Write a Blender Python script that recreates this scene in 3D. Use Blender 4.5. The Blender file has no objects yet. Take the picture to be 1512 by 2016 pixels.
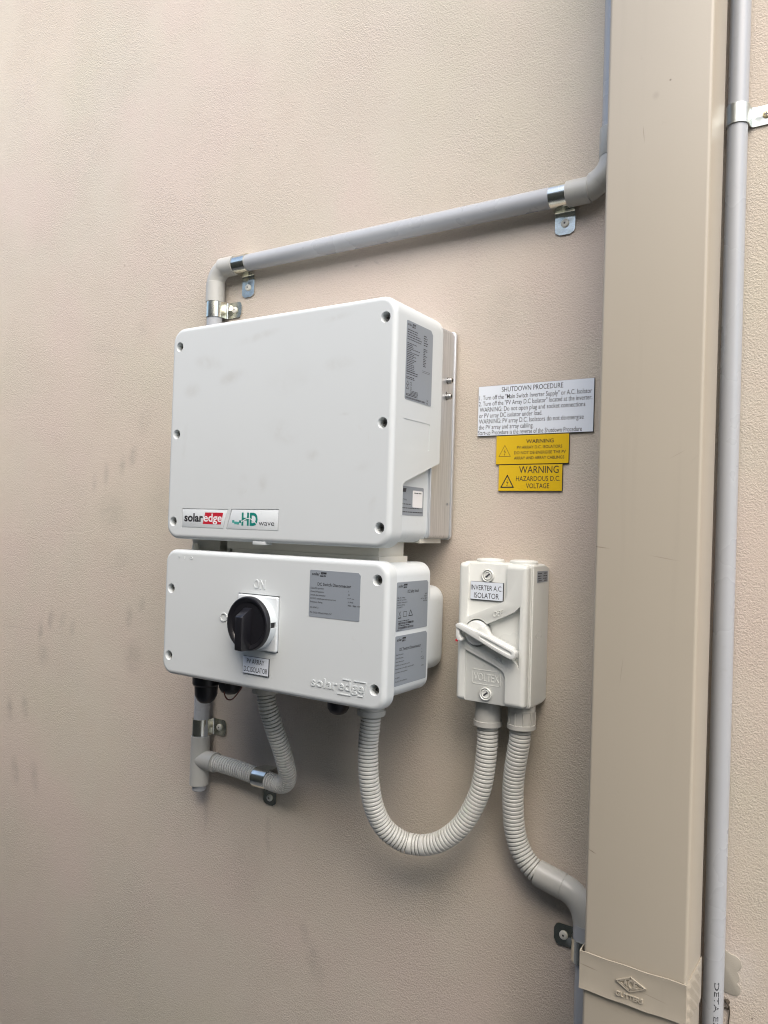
import bpy, bmesh, math, random
from mathutils import Vector, Matrix
random.seed(7)
PI = math.pi
sc = bpy.context.scene
C = sc.collection

# ------------------------------------------------------------------ camera, sky, sun, exposure
cam_d = bpy.data.cameras.new('camera'); cam = bpy.data.objects.new('camera', cam_d); C.objects.link(cam)
cam.location = (0.842, -0.9135, 0.0185)
cam.rotation_euler = (1.5907, -0.0310, 0.5695)
cam_d.sensor_fit = 'HORIZONTAL'; cam_d.sensor_width = 36.0; cam_d.lens = 36.0 * 1514 / 1512
cam_d.clip_start = 0.02; cam_d.clip_end = 500
sc.camera = cam

SUN_EL, SUN_AZ = math.radians(51), math.radians(146)      # azimuth measured from +Y towards +X
w = bpy.data.worlds.new("World"); sc.world = w; w.use_nodes = True
nt = w.node_tree; nt.nodes.clear()
wo = nt.nodes.new('ShaderNodeOutputWorld'); bg = nt.nodes.new('ShaderNodeBackground'); sky = nt.nodes.new('ShaderNodeTexSky')
sky.sky_type = 'NISHITA'; sky.sun_disc = False; sky.sun_elevation = SUN_EL; sky.sun_rotation = SUN_AZ
sky.air_density = 1.0; sky.dust_density = 3.0; sky.ozone_density = 0.6
bg.inputs['Strength'].default_value = 0.15
nt.links.new(sky.outputs[0], bg.inputs[0]); nt.links.new(bg.outputs[0], wo.inputs[0])

sl = bpy.data.lights.new('sun', 'SUN'); sun = bpy.data.objects.new('sun', sl); C.objects.link(sun)
sl.energy = 1.5; sl.angle = math.radians(66); sl.color = (1.0, 0.945, 0.86)
sd = Vector((math.sin(SUN_AZ) * math.cos(SUN_EL), math.cos(SUN_AZ) * math.cos(SUN_EL), math.sin(SUN_EL)))
sun.rotation_euler = sd.to_track_quat('Z', 'Y').to_euler()
sun.location = (2, -3, 6)

sc.view_settings.view_transform = 'Standard'; sc.view_settings.look = 'None'
sc.view_settings.gamma = 1.0; sc.view_settings.use_curve_mapping = False
sc.view_settings.exposure = 1.13
sc.render.engine = 'CYCLES'
sc.cycles.use_denoising = True
sc.cycles.max_bounces = 8
sc.cycles.filter_width = 1.1

# ------------------------------------------------------------------ materials
class NT:
    def __init__(s, name):
        s.m = bpy.data.materials.new(name); s.m.use_nodes = True; s.off = (0, 0); s.wide = 1.0
        s.t = s.m.node_tree; s.b = s.t.nodes['Principled BSDF']
        s.tc = s.t.nodes.new('ShaderNodeTexCoord')
    def n(s, typ, **kw):
        nd = s.t.nodes.new(typ)
        for k, v in kw.items(): setattr(nd, k, v)
        return nd
    def l(s, a, b): s.t.links.new(a, b)
    def val(s, sock, v):
        if hasattr(v, 'is_linked') or hasattr(v, 'links'): s.l(v, sock)
        else: sock.default_value = v
    def math(s, op, a, b=0.0, clamp=False):
        nd = s.n('ShaderNodeMath', operation=op, use_clamp=clamp); s.val(nd.inputs[0], a); s.val(nd.inputs[1], b); return nd.outputs[0]
    def noise(s, scale, detail=3, rough=.55, dist=0.0, stretch=None, offset=0):
        v = s.tc.outputs['Object']
        if stretch or offset:
            mp = s.n('ShaderNodeMapping'); s.l(v, mp.inputs[0]); mp.inputs['Scale'].default_value = stretch or (1, 1, 1)
            mp.inputs['Location'].default_value = (offset, offset * .7, offset * .3); v = mp.outputs[0]
        nd = s.n('ShaderNodeTexNoise'); s.l(v, nd.inputs['Vector'])
        nd.inputs['Scale'].default_value = scale; nd.inputs['Detail'].default_value = detail
        nd.inputs['Roughness'].default_value = rough; nd.inputs['Distortion'].default_value = dist
        return nd.outputs['Fac']
    def ramp(s, f, lo, hi):
        nd = s.n('ShaderNodeMapRange', interpolation_type='SMOOTHSTEP'); s.l(f, nd.inputs[0])
        nd.inputs[1].default_value = lo; nd.inputs[2].default_value = hi; return nd.outputs[0]
    def mix(s, f, a, b, mode='MIX'):
        nd = s.n('ShaderNodeMix', data_type='RGBA', blend_type=mode); s.val(nd.inputs[0], f)
        for i, v in ((6, a), (7, b)):
            if isinstance(v, tuple): nd.inputs[i].default_value = (*v[:3], 1)
            else: s.l(v, nd.inputs[i])
        return nd.outputs[2]
    def ellipse(s, x, z, rx, rz, ang=0.0, inner=.1):
        """soft elliptical mask around a point of the object, in its own x-z plane"""
        mp = s.n('ShaderNodeMapping', vector_type='TEXTURE'); s.l(s.tc.outputs['Object'], mp.inputs[0])
        mp.inputs['Location'].default_value = (x, 0, z); mp.inputs['Rotation'].default_value = (0, ang, 0)
        mp.inputs['Scale'].default_value = (rx, 1000, rz)
        ln = s.n('ShaderNodeVectorMath', operation='LENGTH'); s.l(mp.outputs[0], ln.inputs[0])
        return s.ramp(ln.outputs['Value'], 1.0, inner)
    def masks(s, lst):
        out = None
        for e in lst:
            m = s.math('MULTIPLY', s.ellipse(e[0] - s.off[0], e[1] - s.off[1], e[2] * s.wide, e[3], e[4]), e[5])
            out = m if out is None else s.math('MAXIMUM', out, m)
        return out
    def bump(s, h, strength, dist, normal=None):
        nd = s.n('ShaderNodeBump'); s.l(h, nd.inputs['Height'])
        nd.inputs['Strength'].default_value = strength; nd.inputs['Distance'].default_value = dist
        if normal is not None: s.l(normal, nd.inputs['Normal'])
        return nd.outputs[0]
    def set(s, **kw):
        for k, v in kw.items():
            i = s.b.inputs[k.replace('_', ' ')]
            if isinstance(v, tuple): i.default_value = (*v[:3], 1)
            else: s.val(i, v)
        return s

def plastic(name, col, rough=.4, var=.06, grime=.0, orange=.25, spec=.5):
    m = NT(name)
    a = m.noise(9, 4, offset=3); b = m.noise(60, 4, .65, offset=11)
    c = m.mix(m.math('MULTIPLY', m.ramp(a, .35, .7), var * 2), col, tuple(v * .82 for v in col))
    if grime: c = m.mix(m.math('MULTIPLY', m.ramp(b, .58, .76), grime), c, (col[0] * .45, col[1] * .42, col[2] * .36))
    m.set(Base_Color=c, Specular_IOR_Level=spec)
    m.set(Roughness=m.math('ADD', m.math('MULTIPLY', a, .16), rough - .08))
    if orange: m.set(Normal=m.bump(m.noise(900, 2), orange, .00012))
    return m.m

def flat(name, col, rough=.5, metal=0.0):
    m = NT(name); m.set(Base_Color=col, Roughness=rough, Metallic=metal)
    a = m.noise(40, 3)
    m.set(Base_Color=m.mix(m.math('MULTIPLY', a, .25), col, tuple(v * .75 for v in col)))
    return m.m

def make_wall_mat():
    m = NT('painted_render'); m.wide = 2.1
    base = (0.53, 0.463, 0.390)
    big = m.noise(2.2, 4, .6); mid = m.noise(14, 4, .6, offset=5)
    c = m.mix(m.ramp(big, .3, .7), base, (0.505, 0.462, 0.388))
    c = m.mix(m.math('MULTIPLY', m.ramp(mid, .4, .75), .35), c, (0.49, 0.42, 0.35))
    hue = m.noise(3.2, 3, .6, offset=41)
    c = m.mix(m.math('MULTIPLY', m.ramp(hue, .48, .68), .7), c, (.535, .452, .395)); c = m.mix(m.math('MULTIPLY', m.ramp(hue, .5, .3), .7), c, (.50, .462, .372))
    # finger smudges and drips: marks with a shape of their own
    sm = m.masks([(-.281, .132, .0075, .028, .25, .8), (-.309, .115, .007, .025, .15, .75), (-.3536, .10, .006, .034, 0, .6), (-.333, .03, .03, .05, .2, .45),
                  (-.386, .085, .006, .03, 0, .45), (-.534, -.205, .007, .03, .1, .75), (-.503, -.18, .007, .03, .25, .75), (-.466, -.177, .006, .027, .3, .6),
                  (-.435, -.19, .006, .026, .2, .5), (-.5226, -.25, .012, .035, 0, .6), (-.2754, -.155, .007, .03, 0, .65), (-.262, -.225, .016, .045, 0, .6),
                  (-.2424, -.13, .006, .02, .2, .5), (-.6268, -.37, .008, .034, -.2, .8), (-.575, -.36, .008, .034, -.2, .7), (-.60, -.49, .009, .04, -.25, .75),
                  (-.535, -.49, .009, .045, -.25, .65), (-.255, .19, .012, .03, .1, .35), (-.21, .05, .02, .06, 0, .25), (.1401, -.585, .006, .03, -.2, .45), (.16, -.62, .01, .05, -.3, .55),
                  (-.27, .36, .01, .03, 0, .25), (-.30, -.05, .014, .03, 0, .3), (.515, -.475, .012, .016, .4, .55), (.53, -.462, .01, .012, 0, .5), (-.36, .33, .05, .012, .2, .2), (-.60, -.205, .05, .0014, -.03, .8), (-.30, -.27, .035, .0010, .06, .6), (-.16, -.36, .0006, .03, .3, .8), (.23, .399, .004, .003, .5, .7), (.195, .40, .003, .003, 0, .6), (-.07, -.455, .004, .045, 0, .5), (.063, -.46, .004, .05, -.05, .45), (.36, -.47, .012, .05, .05, .3), (.02, -.52, .03, .10, .1, .28), (-.15, .08, .02, .12, .03, .3), (-.12, -.12, .02, .09, 0, .3), (.43, .30, .015, .06, .1, .25)])
    brk = m.ramp(m.noise(70, 4, .6, offset=9), .15, .65)
    c = m.mix(m.math('MULTIPLY', m.math('MULTIPLY', sm, brk), .46), c, (0.20, 0.18, 0.16))
    # grime specks
    vo = m.n('ShaderNodeTexVoronoi'); m.l(m.tc.outputs['Object'], vo.inputs['Vector']); vo.inputs['Scale'].default_value = 26
    dots = m.math('LESS_THAN', vo.outputs['Distance'], .028)
    keep = m.math('GREATER_THAN', m.noise(7, 2, offset=21), .57)
    c = m.mix(m.math('MULTIPLY', m.math('MULTIPLY', dots, keep), .7), c, (.05, .042, .035))
    # grout-like washed-out joint on the left
    jt = m.masks([(-.52, -.0085, .30, .004, 0, .55), (-.27, -.002, .09, .0025, -.05, .5)])
    jb = m.math('MULTIPLY', jt, m.ramp(m.noise(45, 4, .7, offset=2), .42, .62))
    c = m.mix(m.math('MULTIPLY', jb, .3), c, (.58, .52, .46))
    pale = m.masks([(.727, -.445, .018, .05, 0, .8)])
    c = m.mix(m.math('MULTIPLY', pale, .5), c, (.56, .53, .49))
    g1 = m.noise(470, 3, .6, .5); g2 = m.noise(200, 3, .55, .3, offset=4); amp = m.math('ADD', m.math('MULTIPLY', m.ramp(m.noise(5, 3, .6, offset=31), .35, .65), .55), .5); g3 = m.noise(900, 2, .5)
    h = m.math('ADD', m.math('MULTIPLY', m.ramp(g1, .32, .68), .65), m.math('ADD', m.math('MULTIPLY', g2, .9), m.math('MULTIPLY', g3, .25)))
    h = m.math('MULTIPLY', h, amp)
    h = m.math('ADD', h, m.math('MULTIPLY', jb, -.35))
    c = m.mix(m.math('MULTIPLY', m.ramp(g1, .5, .3), .16), c, (.30, .245, .20))
    m.set(Base_Color=c, Roughness=.82, Specular_IOR_Level=.3, Normal=m.bump(h, .6, .00115))
    return m.m

def make_cover_mat(name, smudges, off):
    m = NT(name); m.off = off; col = (.585, .618, .618)
    a = m.noise(7, 4, .6)
    c = m.mix(m.math('MULTIPLY', m.ramp(a, .35, .75), .18), col, (.53, .56, .56))
    if smudges:
        s = m.math('MULTIPLY', m.masks(smudges), m.ramp(m.noise(38, 5, .65, .3, offset=6), .30, .72))
        c = m.mix(m.math('MULTIPLY', s, .32), c, (.36, .345, .305))
    scr = m.ramp(m.noise(30, 5, .75, 2.0, stretch=(1, 1, .5), offset=8), .68, .80)
    c = m.mix(m.math('MULTIPLY', scr, .22), c, (.45, .42, .36))
    m.set(Base_Color=c, Roughness=m.math('ADD', m.math('MULTIPLY', a, .14), .38), Normal=m.bump(m.noise(1100, 2), .3, .00012))
    return m.m

def metal(name, col, rough, streak=None, blotch=.3, col2=None):
    m = NT(name)
    a = m.noise(40, 4, .6, .8, stretch=streak)
    m.set(Metallic=1.0, Base_Color=m.mix(m.math('MULTIPLY', m.ramp(a, .3, .72), blotch * 2 if blotch < .5 else 1.0), col, col2 or tuple(v * .8 for v in col)))
    m.set(Roughness=m.math('ADD', m.math('MULTIPLY', a, .22), rough - .1))
    m.set(Normal=m.bump(m.noise(120, 3, stretch=streak), .25, .0003))
    return m.m

M = {}
M['wall'] = make_wall_mat()
M['cover'] = make_cover_mat('inverter_white_plastic', [(.07, .235, .035, .014, .2, .9), (.04, .20, .022, .014, 0, .8), (.115, .212, .035, .012, -.2, .9), (.285, .272, .035, .006, -.12, .8),
     (.16, .262, .05, .008, -.15, .7), (.29, .215, .03, .012, 0, .5), (.205, .135, .035, .02, .3, .7), (.255, .105, .015, .01, 0, .8), (.14, .068, .012, .02, .2, .7), (.175, .07, .012, .018, .3, .7),
     (.30, .153, .012, .003, 0, .8), (.346, .045, .008, .016, .2, .8), (.03, .13, .006, .035, .1, .6), (.33, .09, .02, .01, 0, .35), (.22, .20, .06, .03, 0, .25)], (.185, .14))
M['lid'] = make_cover_mat('switch_box_white_plastic', [(.30, -.175, .05, .01, 0, .2), (.1, -.17, .05, .015, 0, .2)], (.185, -.11))
M['body'] = plastic('white_housing_plastic', (.65, .69, .70), .4, grime=.15)
M['cream'] = plastic('cream_plastic', (.62, .60, .53), .45, grime=.1)
M['iso'] = plastic('isolator_grey_plastic', (.63, .645, .61), .3, grime=.08, orange=.1)
M['lever'] = plastic('lever_pale_plastic', (.62, .635, .61), .26, orange=.05)
M['black'] = plastic('black_plastic', (.010, .010, .012), .38, orange=.3)
M['blackknob'] = plastic('knob_black_plastic', (.012, .012, .015), .30, orange=.4)
M['conduit'] = plastic('grey_conduit_pvc', (.37, .385, .40), .28, grime=.12, orange=.05)
M['fitting'] = plastic('grey_fitting_pvc', (.42, .42, .39), .32, grime=.2, orange=.05)
M['flex'] = plastic('corrugated_grey_pvc', (.54, .545, .51), .38, grime=.45, orange=.0)
M['down'] = None
M['zinc'] = metal('zinc_plated_steel', (.86, .85, .76), .2, blotch=.45, col2=(.68, .68, .56))
M['galv'] = metal('dull_galvanised_steel', (.66, .70, .67), .42, blotch=.4)
M['alu'] = metal('brushed_aluminium', (.74, .76, .78), .48, streak=(14, 14, .35), blotch=.45, col2=(.58, .60, .62))
M['steel'] = metal('stainless_steel', (.30, .295, .28), .30)
M['boltsteel'] = metal('bright_bolt_steel', (.42, .42, .41), .28)
M['darksteel'] = metal('dark_socket_steel', (.13, .125, .12), .4)
M['screwhead'] = plastic('ivory_screw_head', (.66, .65, .58), .35)
M['brass'] = metal('yellow_passivated_steel', (.70, .60, .36), .35)
M['silver'] = plastic('silver_label_foil', (.25, .28, .31), .42, var=.05, orange=0)
M['signwhite'] = plastic('engraved_silver_laminate', (.66, .71, .77), .42, var=.05, orange=.1)
M['yellow'] = plastic('engraved_yellow_laminate', (.62, .41, .006), .4, var=.05, orange=.1)
M['ink'] = flat('black_ink', (.015, .015, .018), .6)
M['inkgrey'] = flat('dark_grey_ink', (.045, .047, .055), .6)
M['red'] = flat('red_ink', (.50, .012, .03), .5)
M['white'] = flat('white_ink', (.80, .80, .80), .5)
M['teal'] = flat('teal_ink', (.0, .20, .165), .5)
M['teal2'] = flat('pale_teal_ink', (.06, .33, .29), .5)
M['wire'] = flat('red_brown_wire', (.16, .05, .035), .5)
M['patch'] = plastic('grey_filler', (.34, .315, .265), .7, grime=.4, orange=1.0)
M['web'] = flat('dark_web_dirt', (.06, .048, .035), .95)
M['concrete'] = flat('concrete', (.155, .165, .18), .9)
M['fence'] = flat('blocker_fence_green_steel', (.055, .07, .075), .55)

def make_downpipe_mat():
    m = NT('downpipe_paint'); col = (.405, .362, .288)
    a = m.noise(6, 4, .6); b = m.noise(32, 5, .7, .5, offset=4)
    c = m.mix(m.math('MULTIPLY', m.ramp(a, .35, .7), .25), col, (.385, .345, .268))
    c = m.mix(m.math('MULTIPLY', m.ramp(b, .66, .78), .35), c, (.27, .235, .18))
    c = m.mix(m.math('MULTIPLY', m.ramp(m.noise(1.0, 4, .6, offset=8, stretch=(60, 60, 2.2)), .55, .8), .22), c, (.33, .295, .235))
    marks = m.masks([(.0144, .480, .0016, .0016, 0, 1), (-.046, .0049, .014, .0009, .1, .6), (.019, -.0035, .018, .0007, .15, .35), (-.0455, -.3094, .006, .0008, .4, .8), (-.0108, .431, .0006, .012, -.1, .55), (.0005, .468, .005, .006, 0, .2), (.03, .1, .012, .0006, -.5, .25), (-.02, -.12, .0006, .02, .1, .25)])
    c = m.mix(m.math('MULTIPLY', marks, .8), c, (.09, .07, .05))
    m.set(Base_Color=c, Roughness=m.math('ADD', m.math('MULTIPLY', a, .15), .28), Normal=m.bump(m.noise(9, 2, .4, offset=14), .12, .004, m.bump(m.noise(420, 2), .22, .0002)))
    return m.m
M['down'] = make_downpipe_mat()

# ------------------------------------------------------------------ scene-graph helpers
ROOT = {}
def thing(name, label, cat, loc, group=None):
    o = bpy.data.objects.new(name, None); C.objects.link(o); o.empty_display_size = .02
    o.location = loc; o['label'] = label; o['category'] = cat
    if group: o['group'] = group
    ROOT[o.name] = Vector(loc)
    return o
def root_of(o):
    while o.parent: o = o.parent
    return ROOT.get(o.name, Vector((0, 0, 0)))

def mesh_from(V, F):
    me = bpy.data.meshes.new('mesh'); me.from_pydata([tuple(v) for v in V], [], F)
    bm = bmesh.new(); bm.from_mesh(me); bmesh.ops.recalc_face_normals(bm, faces=bm.faces); bm.to_mesh(me); bm.free()
    return me

def obj(name, me, mat, parent=None, smooth=35, label=None, center=False):
    """link a mesh given in world coordinates as ONE object under its thing"""
    if isinstance(me, tuple): me = mesh_from(*me)
    me.name = name
    off = root_of(parent) if parent is not None else Vector((0, 0, 0))
    me.transform(Matrix.Translation(-off))
    me.materials.clear(); me.materials.append(mat)
    if smooth is not None:
        for p in me.polygons: p.use_smooth = True
        me.set_sharp_from_angle(angle=math.radians(smooth))
    o = bpy.data.objects.new(name, me); C.objects.link(o)
    if parent is not None: o.parent = parent
    if label: o['label'] = label
    return o
def tagged(o, label, cat, group=None):
    o['label'] = label; o['category'] = cat
    if group: o['group'] = group
    return o
def structure(o): o['kind'] = 'structure'; return o

def join(*ms):
    V, F = [], []
    for m in ms:
        k = len(V)
        if isinstance(m, tuple): V += list(m[0]); F += [tuple(i + k for i in f) for f in m[1]]
        else:
            V += [v.co.copy() for v in m.vertices]; F += [tuple(i + k for i in p.vertices) for p in m.polygons]
    return V, F

def evaluated(me, mods):
    o = bpy.data.objects.new('build', me); C.objects.link(o)
    extra = []
    for kind, arg in mods:
        if kind == 'cut':
            cme = mesh_from(*arg) if isinstance(arg, tuple) else arg
            co = bpy.data.objects.new('cutter', cme); C.objects.link(co); extra.append(co)
            md = o.modifiers.new('b', 'BOOLEAN'); md.operation = 'DIFFERENCE'; md.solver = 'EXACT'; md.object = co
        elif kind == 'bevel':
            md = o.modifiers.new('v', 'BEVEL'); md.width = arg; md.segments = 2; md.limit_method = 'ANGLE'; md.angle_limit = math.radians(35); md.use_clamp_overlap = True
            md.harden_normals = False
    dg = bpy.context.evaluated_depsgraph_get(); dg.update()
    out = bpy.data.meshes.new_from_object(o.evaluated_get(dg))
    for e in [o] + extra:
        bpy.data.objects.remove(e)
    return out

# ------------------------------------------------------------------ shape helpers
def rrect(x0, x1, z0, z1, r, n=6):
    P = []
    for cx, cz, a0 in ((x1 - r, z1 - r, 0), (x0 + r, z1 - r, 90), (x0 + r, z0 + r, 180), (x1 - r, z0 + r, 270)):
        for i in range(n + 1):
            a = math.radians(a0 + 90 * i / n); P.append((cx + r * math.cos(a), cz + r * math.sin(a)))
    return P
def loft(rings, cap=True, closed=False):
    n = len(rings[0]); V = [p for r in rings for p in r]; F = []
    for k in range(len(rings) - 1 + (1 if closed else 0)):
        a, b = k * n, ((k + 1) % len(rings)) * n
        for i in range(n): F.append((a + i, a + (i + 1) % n, b + (i + 1) % n, b + i))
    if cap and not closed:
        F.append(tuple(range(n))[::-1]); F.append(tuple(range(len(V) - n, len(V))))
    return V, F
def rbox(x0, x1, z0, z1, r, y_front, y_back, fil=.004, back_fil=0.0, taper=0.0, n=6, k=5):
    """rounded-rectangle housing: face towards -y, filleted front edge"""
    rings = []
    def ring(ins, y):
        q = rrect(x0 + ins, x1 - ins, z0 + ins, z1 - ins, max(r - ins, .0004), n); rings.append([(x, y, z) for x, z in q])
    ring(fil + .0006, y_front)
    for i in range(k + 1):
        a = PI / 2 * i / k; ring(fil * (1 - math.sin(a)), y_front + fil * (1 - math.cos(a)))
    ring(0, y_front + fil + .0006)
    if back_fil:
        ring(taper, y_back - back_fil - .0006)
        for i in range(k + 1):
            a = PI / 2 * i / k; ring(taper + back_fil * (1 - math.cos(a)), y_back - back_fil * (1 - math.sin(a)))
        ring(taper + back_fil + .0006, y_back)
    else: ring(taper, y_back)
    return loft(rings)
def box(x0, x1, y0, y1, z0, z1):
    V = [(x, y, z) for x in (x0, x1) for y in (y0, y1) for z in (z0, z1)]
    return V, [(0, 1, 3, 2), (4, 6, 7, 5), (0, 4, 5, 1), (2, 3, 7, 6), (0, 2, 6, 4), (1, 5, 7, 3)]
def prism_y(P, y0, y1):
    """polygon in x-z pushed along y"""
    return loft([[(x, y0, z) for x, z in P], [(x, y1, z) for x, z in P]])
def prism_x(P, x0, x1):
    return loft([[(x0, y, z) for y, z in P], [(x1, y, z) for y, z in P]])
def frame(d):
    d = Vector(d).normalized(); u = d.cross(Vector((0, 0, 1)))
    if u.length < .05: u = d.cross(Vector((1, 0, 0)))
    u.normalize(); return u, d.cross(u).normalized()
def lathe(base, axis, prof, n=28):
    """prof: (distance along axis, radius)"""
    base = Vector(base); d = Vector(axis).normalized(); u, v = frame(d)
    return loft([[base + d * t + (u * math.cos(2 * PI * i / n) + v * math.sin(2 * PI * i / n)) * max(r, .00005) for i in range(n)] for t, r in prof])
def smooth_path(P, step=.0012):
    P = [Vector(p) for p in P]; Q = [P[0] * 2 - P[1]] + P + [P[-1] * 2 - P[-2]]; out = []
    for i in range(1, len(Q) - 2):
        a, b, c, d = Q[i - 1:i + 3]; m = 14
        for k in range(m):
            t = k / m
            out.append(.5 * ((2 * b) + (c - a) * t + (2 * a - 5 * b + 4 * c - d) * t * t + (3 * b - a - 3 * c + d) * t ** 3))
    out.append(P[-1])
    for _ in range(30):      # relax measuring jitter
        out = [out[0]] + [(out[i - 1] + out[i] * 2 + out[i + 1]) / 4 for i in range(1, len(out) - 1)] + [out[-1]]
    L = [0]
    for i in range(1, len(out)): L.append(L[-1] + (out[i] - out[i - 1]).length)
    return out, L
def sample(path, s):
    out, L = path; s = max(0, min(L[-1], s)); lo, hi = 0, len(L) - 1
    while hi - lo > 1:
        m = (lo + hi) // 2
        if L[m] <= s: lo = m
        else: hi = m
    t = (s - L[lo]) / max(1e-9, L[hi] - L[lo]); i = min(len(out) - 2, lo)
    a, b = out[max(0, i - 2)], out[min(len(out) - 1, i + 3)]
    return out[lo].lerp(out[hi], t), (b - a).normalized()
def sweep(path, stations, n=24):
    """stations: (arc length, radius)"""
    rings = []; u = None
    for s, r in stations:
        p, d = sample(path, s)
        if u is None: u, _ = frame(d)
        u = (u - d * u.dot(d)).normalized(); v = d.cross(u)
        rings.append([p + (u * math.cos(2 * PI * i / n) + v * math.sin(2 * PI * i / n)) * r for i in range(n)])
    return loft(rings)
def tube(P, r, n=24, step=.004, raw=False):
    if raw:
        pts = [Vector(p) for p in P]; L = [0]
        for i in range(1, len(pts)): L.append(L[-1] + (pts[i] - pts[i - 1]).length)
        path = (pts, L)
    else: path = smooth_path(P)
    m = max(2, int(path[1][-1] / step))
    return sweep(path, [(path[1][-1] * i / m, r) for i in range(m + 1)], n)
def corrugated(P, R=.0130, pitch=.0049, groove=.0030, wide=()):
    path = smooth_path(P); L = path[1][-1]; st = []; s = 0
    while s < L - pitch:
        w_ = next((ww for (c, ww) in wide if abs(s - c) < pitch * .5), pitch * random.uniform(.93, 1.06))
        g = .0016
        st += [(s, R - groove), (s + g * .5, R - groove), (s + g * .75, R - .0005), (s + g * 1.1, R), (s + w_ - g * .45, R), (s + w_ - g * .12, R - .0005)]
        s += w_
    st.append((s, R - groove))
    return sweep(path, st, 28)

# ------------------------------------------------------------------ lettering
_tx = {}
def glyphs(s, bold=0.0, extrude=0.0, res=3):
    key = (s, bold, extrude)
    if key in _tx: return _tx[key]
    cu = bpy.data.curves.new('text', 'FONT'); cu.body = s; cu.size = 1.0; cu.offset = bold; cu.extrude = extrude; cu.resolution_u = res
    o = bpy.data.objects.new('text', cu); C.objects.link(o)
    dg = bpy.context.evaluated_depsgraph_get(); dg.update()
    me = bpy.data.meshes.new_from_object(o.evaluated_get(dg))
    V = [v.co.copy() for v in me.vertices]; F = [tuple(p.vertices) for p in me.polygons]
    bpy.data.objects.remove(o); bpy.data.meshes.remove(me)
    _tx[key] = (V, F); return V, F
_H = glyphs('H'); CAP = max(v.y for v in _H[0])
class Print:
    """flat or raised lettering gathered into one mesh; plane 'F' faces -y, plane 'R' faces +x"""
    def __init__(s, plane, depth): s.V, s.F, s.plane, s.depth = [], [], plane, depth
    def put(s, V, F):
        k = len(s.V)
        for x, y, z in V:
            s.V.append((x, s.depth - z, y) if s.plane == 'F' else (s.depth + z, x, y))
        s.F += [tuple(i + k for i in f) for f in F]
    def text(s, t, x0, y0, x1=None, cap=.003, bold=0.0, h=0.0, shear=0.0, rise=0.0, align='l'):
        V, F = glyphs(t, bold, 1.0 if h else 0.0)
        if not V: return
        a, b = min(v.x for v in V), max(v.x for v in V); sy = cap / CAP
        sx = sy if x1 is None else (x1 - x0) / (b - a)
        wdt = (b - a) * sx
        ox = x0 - (wdt / 2 if align == 'c' else wdt if align == 'r' else 0)
        s.put([(ox + (v.x - a) * sx + v.y * sy * shear, y0 + v.y * sy + rise * (v.x - a) * sx, (v.z * h) if h else 0) for v in V], F)
    def poly(s, P, h=0.0):
        n = len(P)
        if not h: s.put([(x, y, 0) for x, y in P], [tuple(range(n))])
        else: s.put([(x, y, 0) for x, y in P] + [(x, y, h) for x, y in P], [tuple(range(n, 2 * n))] + [(i, (i + 1) % n, n + (i + 1) % n, n + i) for i in range(n)])
    def rect(s, x0, y0, x1, y1, h=0.0): s.poly([(x0, y0), (x1, y0), (x1, y1), (x0, y1)], h)
    def line(s, a, b, t, h=0.0):
        a, b = Vector(a), Vector(b); d = (b - a).normalized(); p = Vector((-d.y, d.x)) * t / 2
        s.poly([tuple(a - p), tuple(b - p), tuple(b + p), tuple(a + p)], h)
    def loop(s, P, t, h=0.0):
        P = [Vector(p) for p in P]; n = len(P)
        for i in range(n):
            d = (P[(i + 1) % n] - P[i]).normalized() * t * .45
            s.line(P[i] - d, P[(i + 1) % n] + d, t, h)
    def greek(s, x0, y, x1, hgt, rnd):
        """a line of print too small to read: a row of word-long dashes"""
        x = x0
        while x < x1 - hgt:
            wl = min(rnd.uniform(1.6, 4.8) * hgt, x1 - x); s.rect(x, y, x + wl, y + hgt * .75); x += wl + hgt * .55
    def mesh(s): return (s.V, s.F)
def add_print(name, P, mat, parent):
    me = bpy.data.meshes.new(name); me.from_pydata(P.V, [], P.F)
    return obj(name, me, mat, parent, smooth=None)
def bolt_sign(P, x, y, sz, thick):
    """triangle with a lightning arrow"""
    h = sz * .9
    P.loop([(x - sz / 2, y), (x + sz / 2, y), (x, y + h)], thick)
    P.poly([(x + sz * .05, y + h * .70), (x - sz * .09, y + h * .40), (x - sz * .03, y + h * .40)])
    P.poly([(x - sz * .09, y + h * .40), (x + sz * .10, y + h * .44), (x + sz * .02, y + h * .36), (x - sz * .03, y + h * .40)])
    P.poly([(x + sz * .10, y + h * .44), (x - sz * .02, y + h * .16), (x + sz * .02, y + h * .36)])
    P.poly([(x - sz * .06, y + h * .20), (x - sz * .03, y + h * .08), (x + sz * .04, y + h * .17)])

# ------------------------------------------------------------------ setting
structure(obj('ground', box(-40, 40, -40, 40, -1.60, -1.45), M['concrete'], smooth=None))
wl = obj('rendered_wall', box(-7, 6, 0, .25, -1.446, 1.75), M['wall'], smooth=None)
tagged(wl, 'pinkish beige rendered wall with smudges behind all the equipment', 'wall')
fz = obj('light_blocking_fence', box(-7, 1.9, -1.46, -1.40, -1.446, 0.98), M['fence'], smooth=None)  # unseen fence, added and sized to block light reaching the wall from the front
tagged(fz, 'unseen dark green fence added to block light, facing the rendered wall', 'fence')
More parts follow.
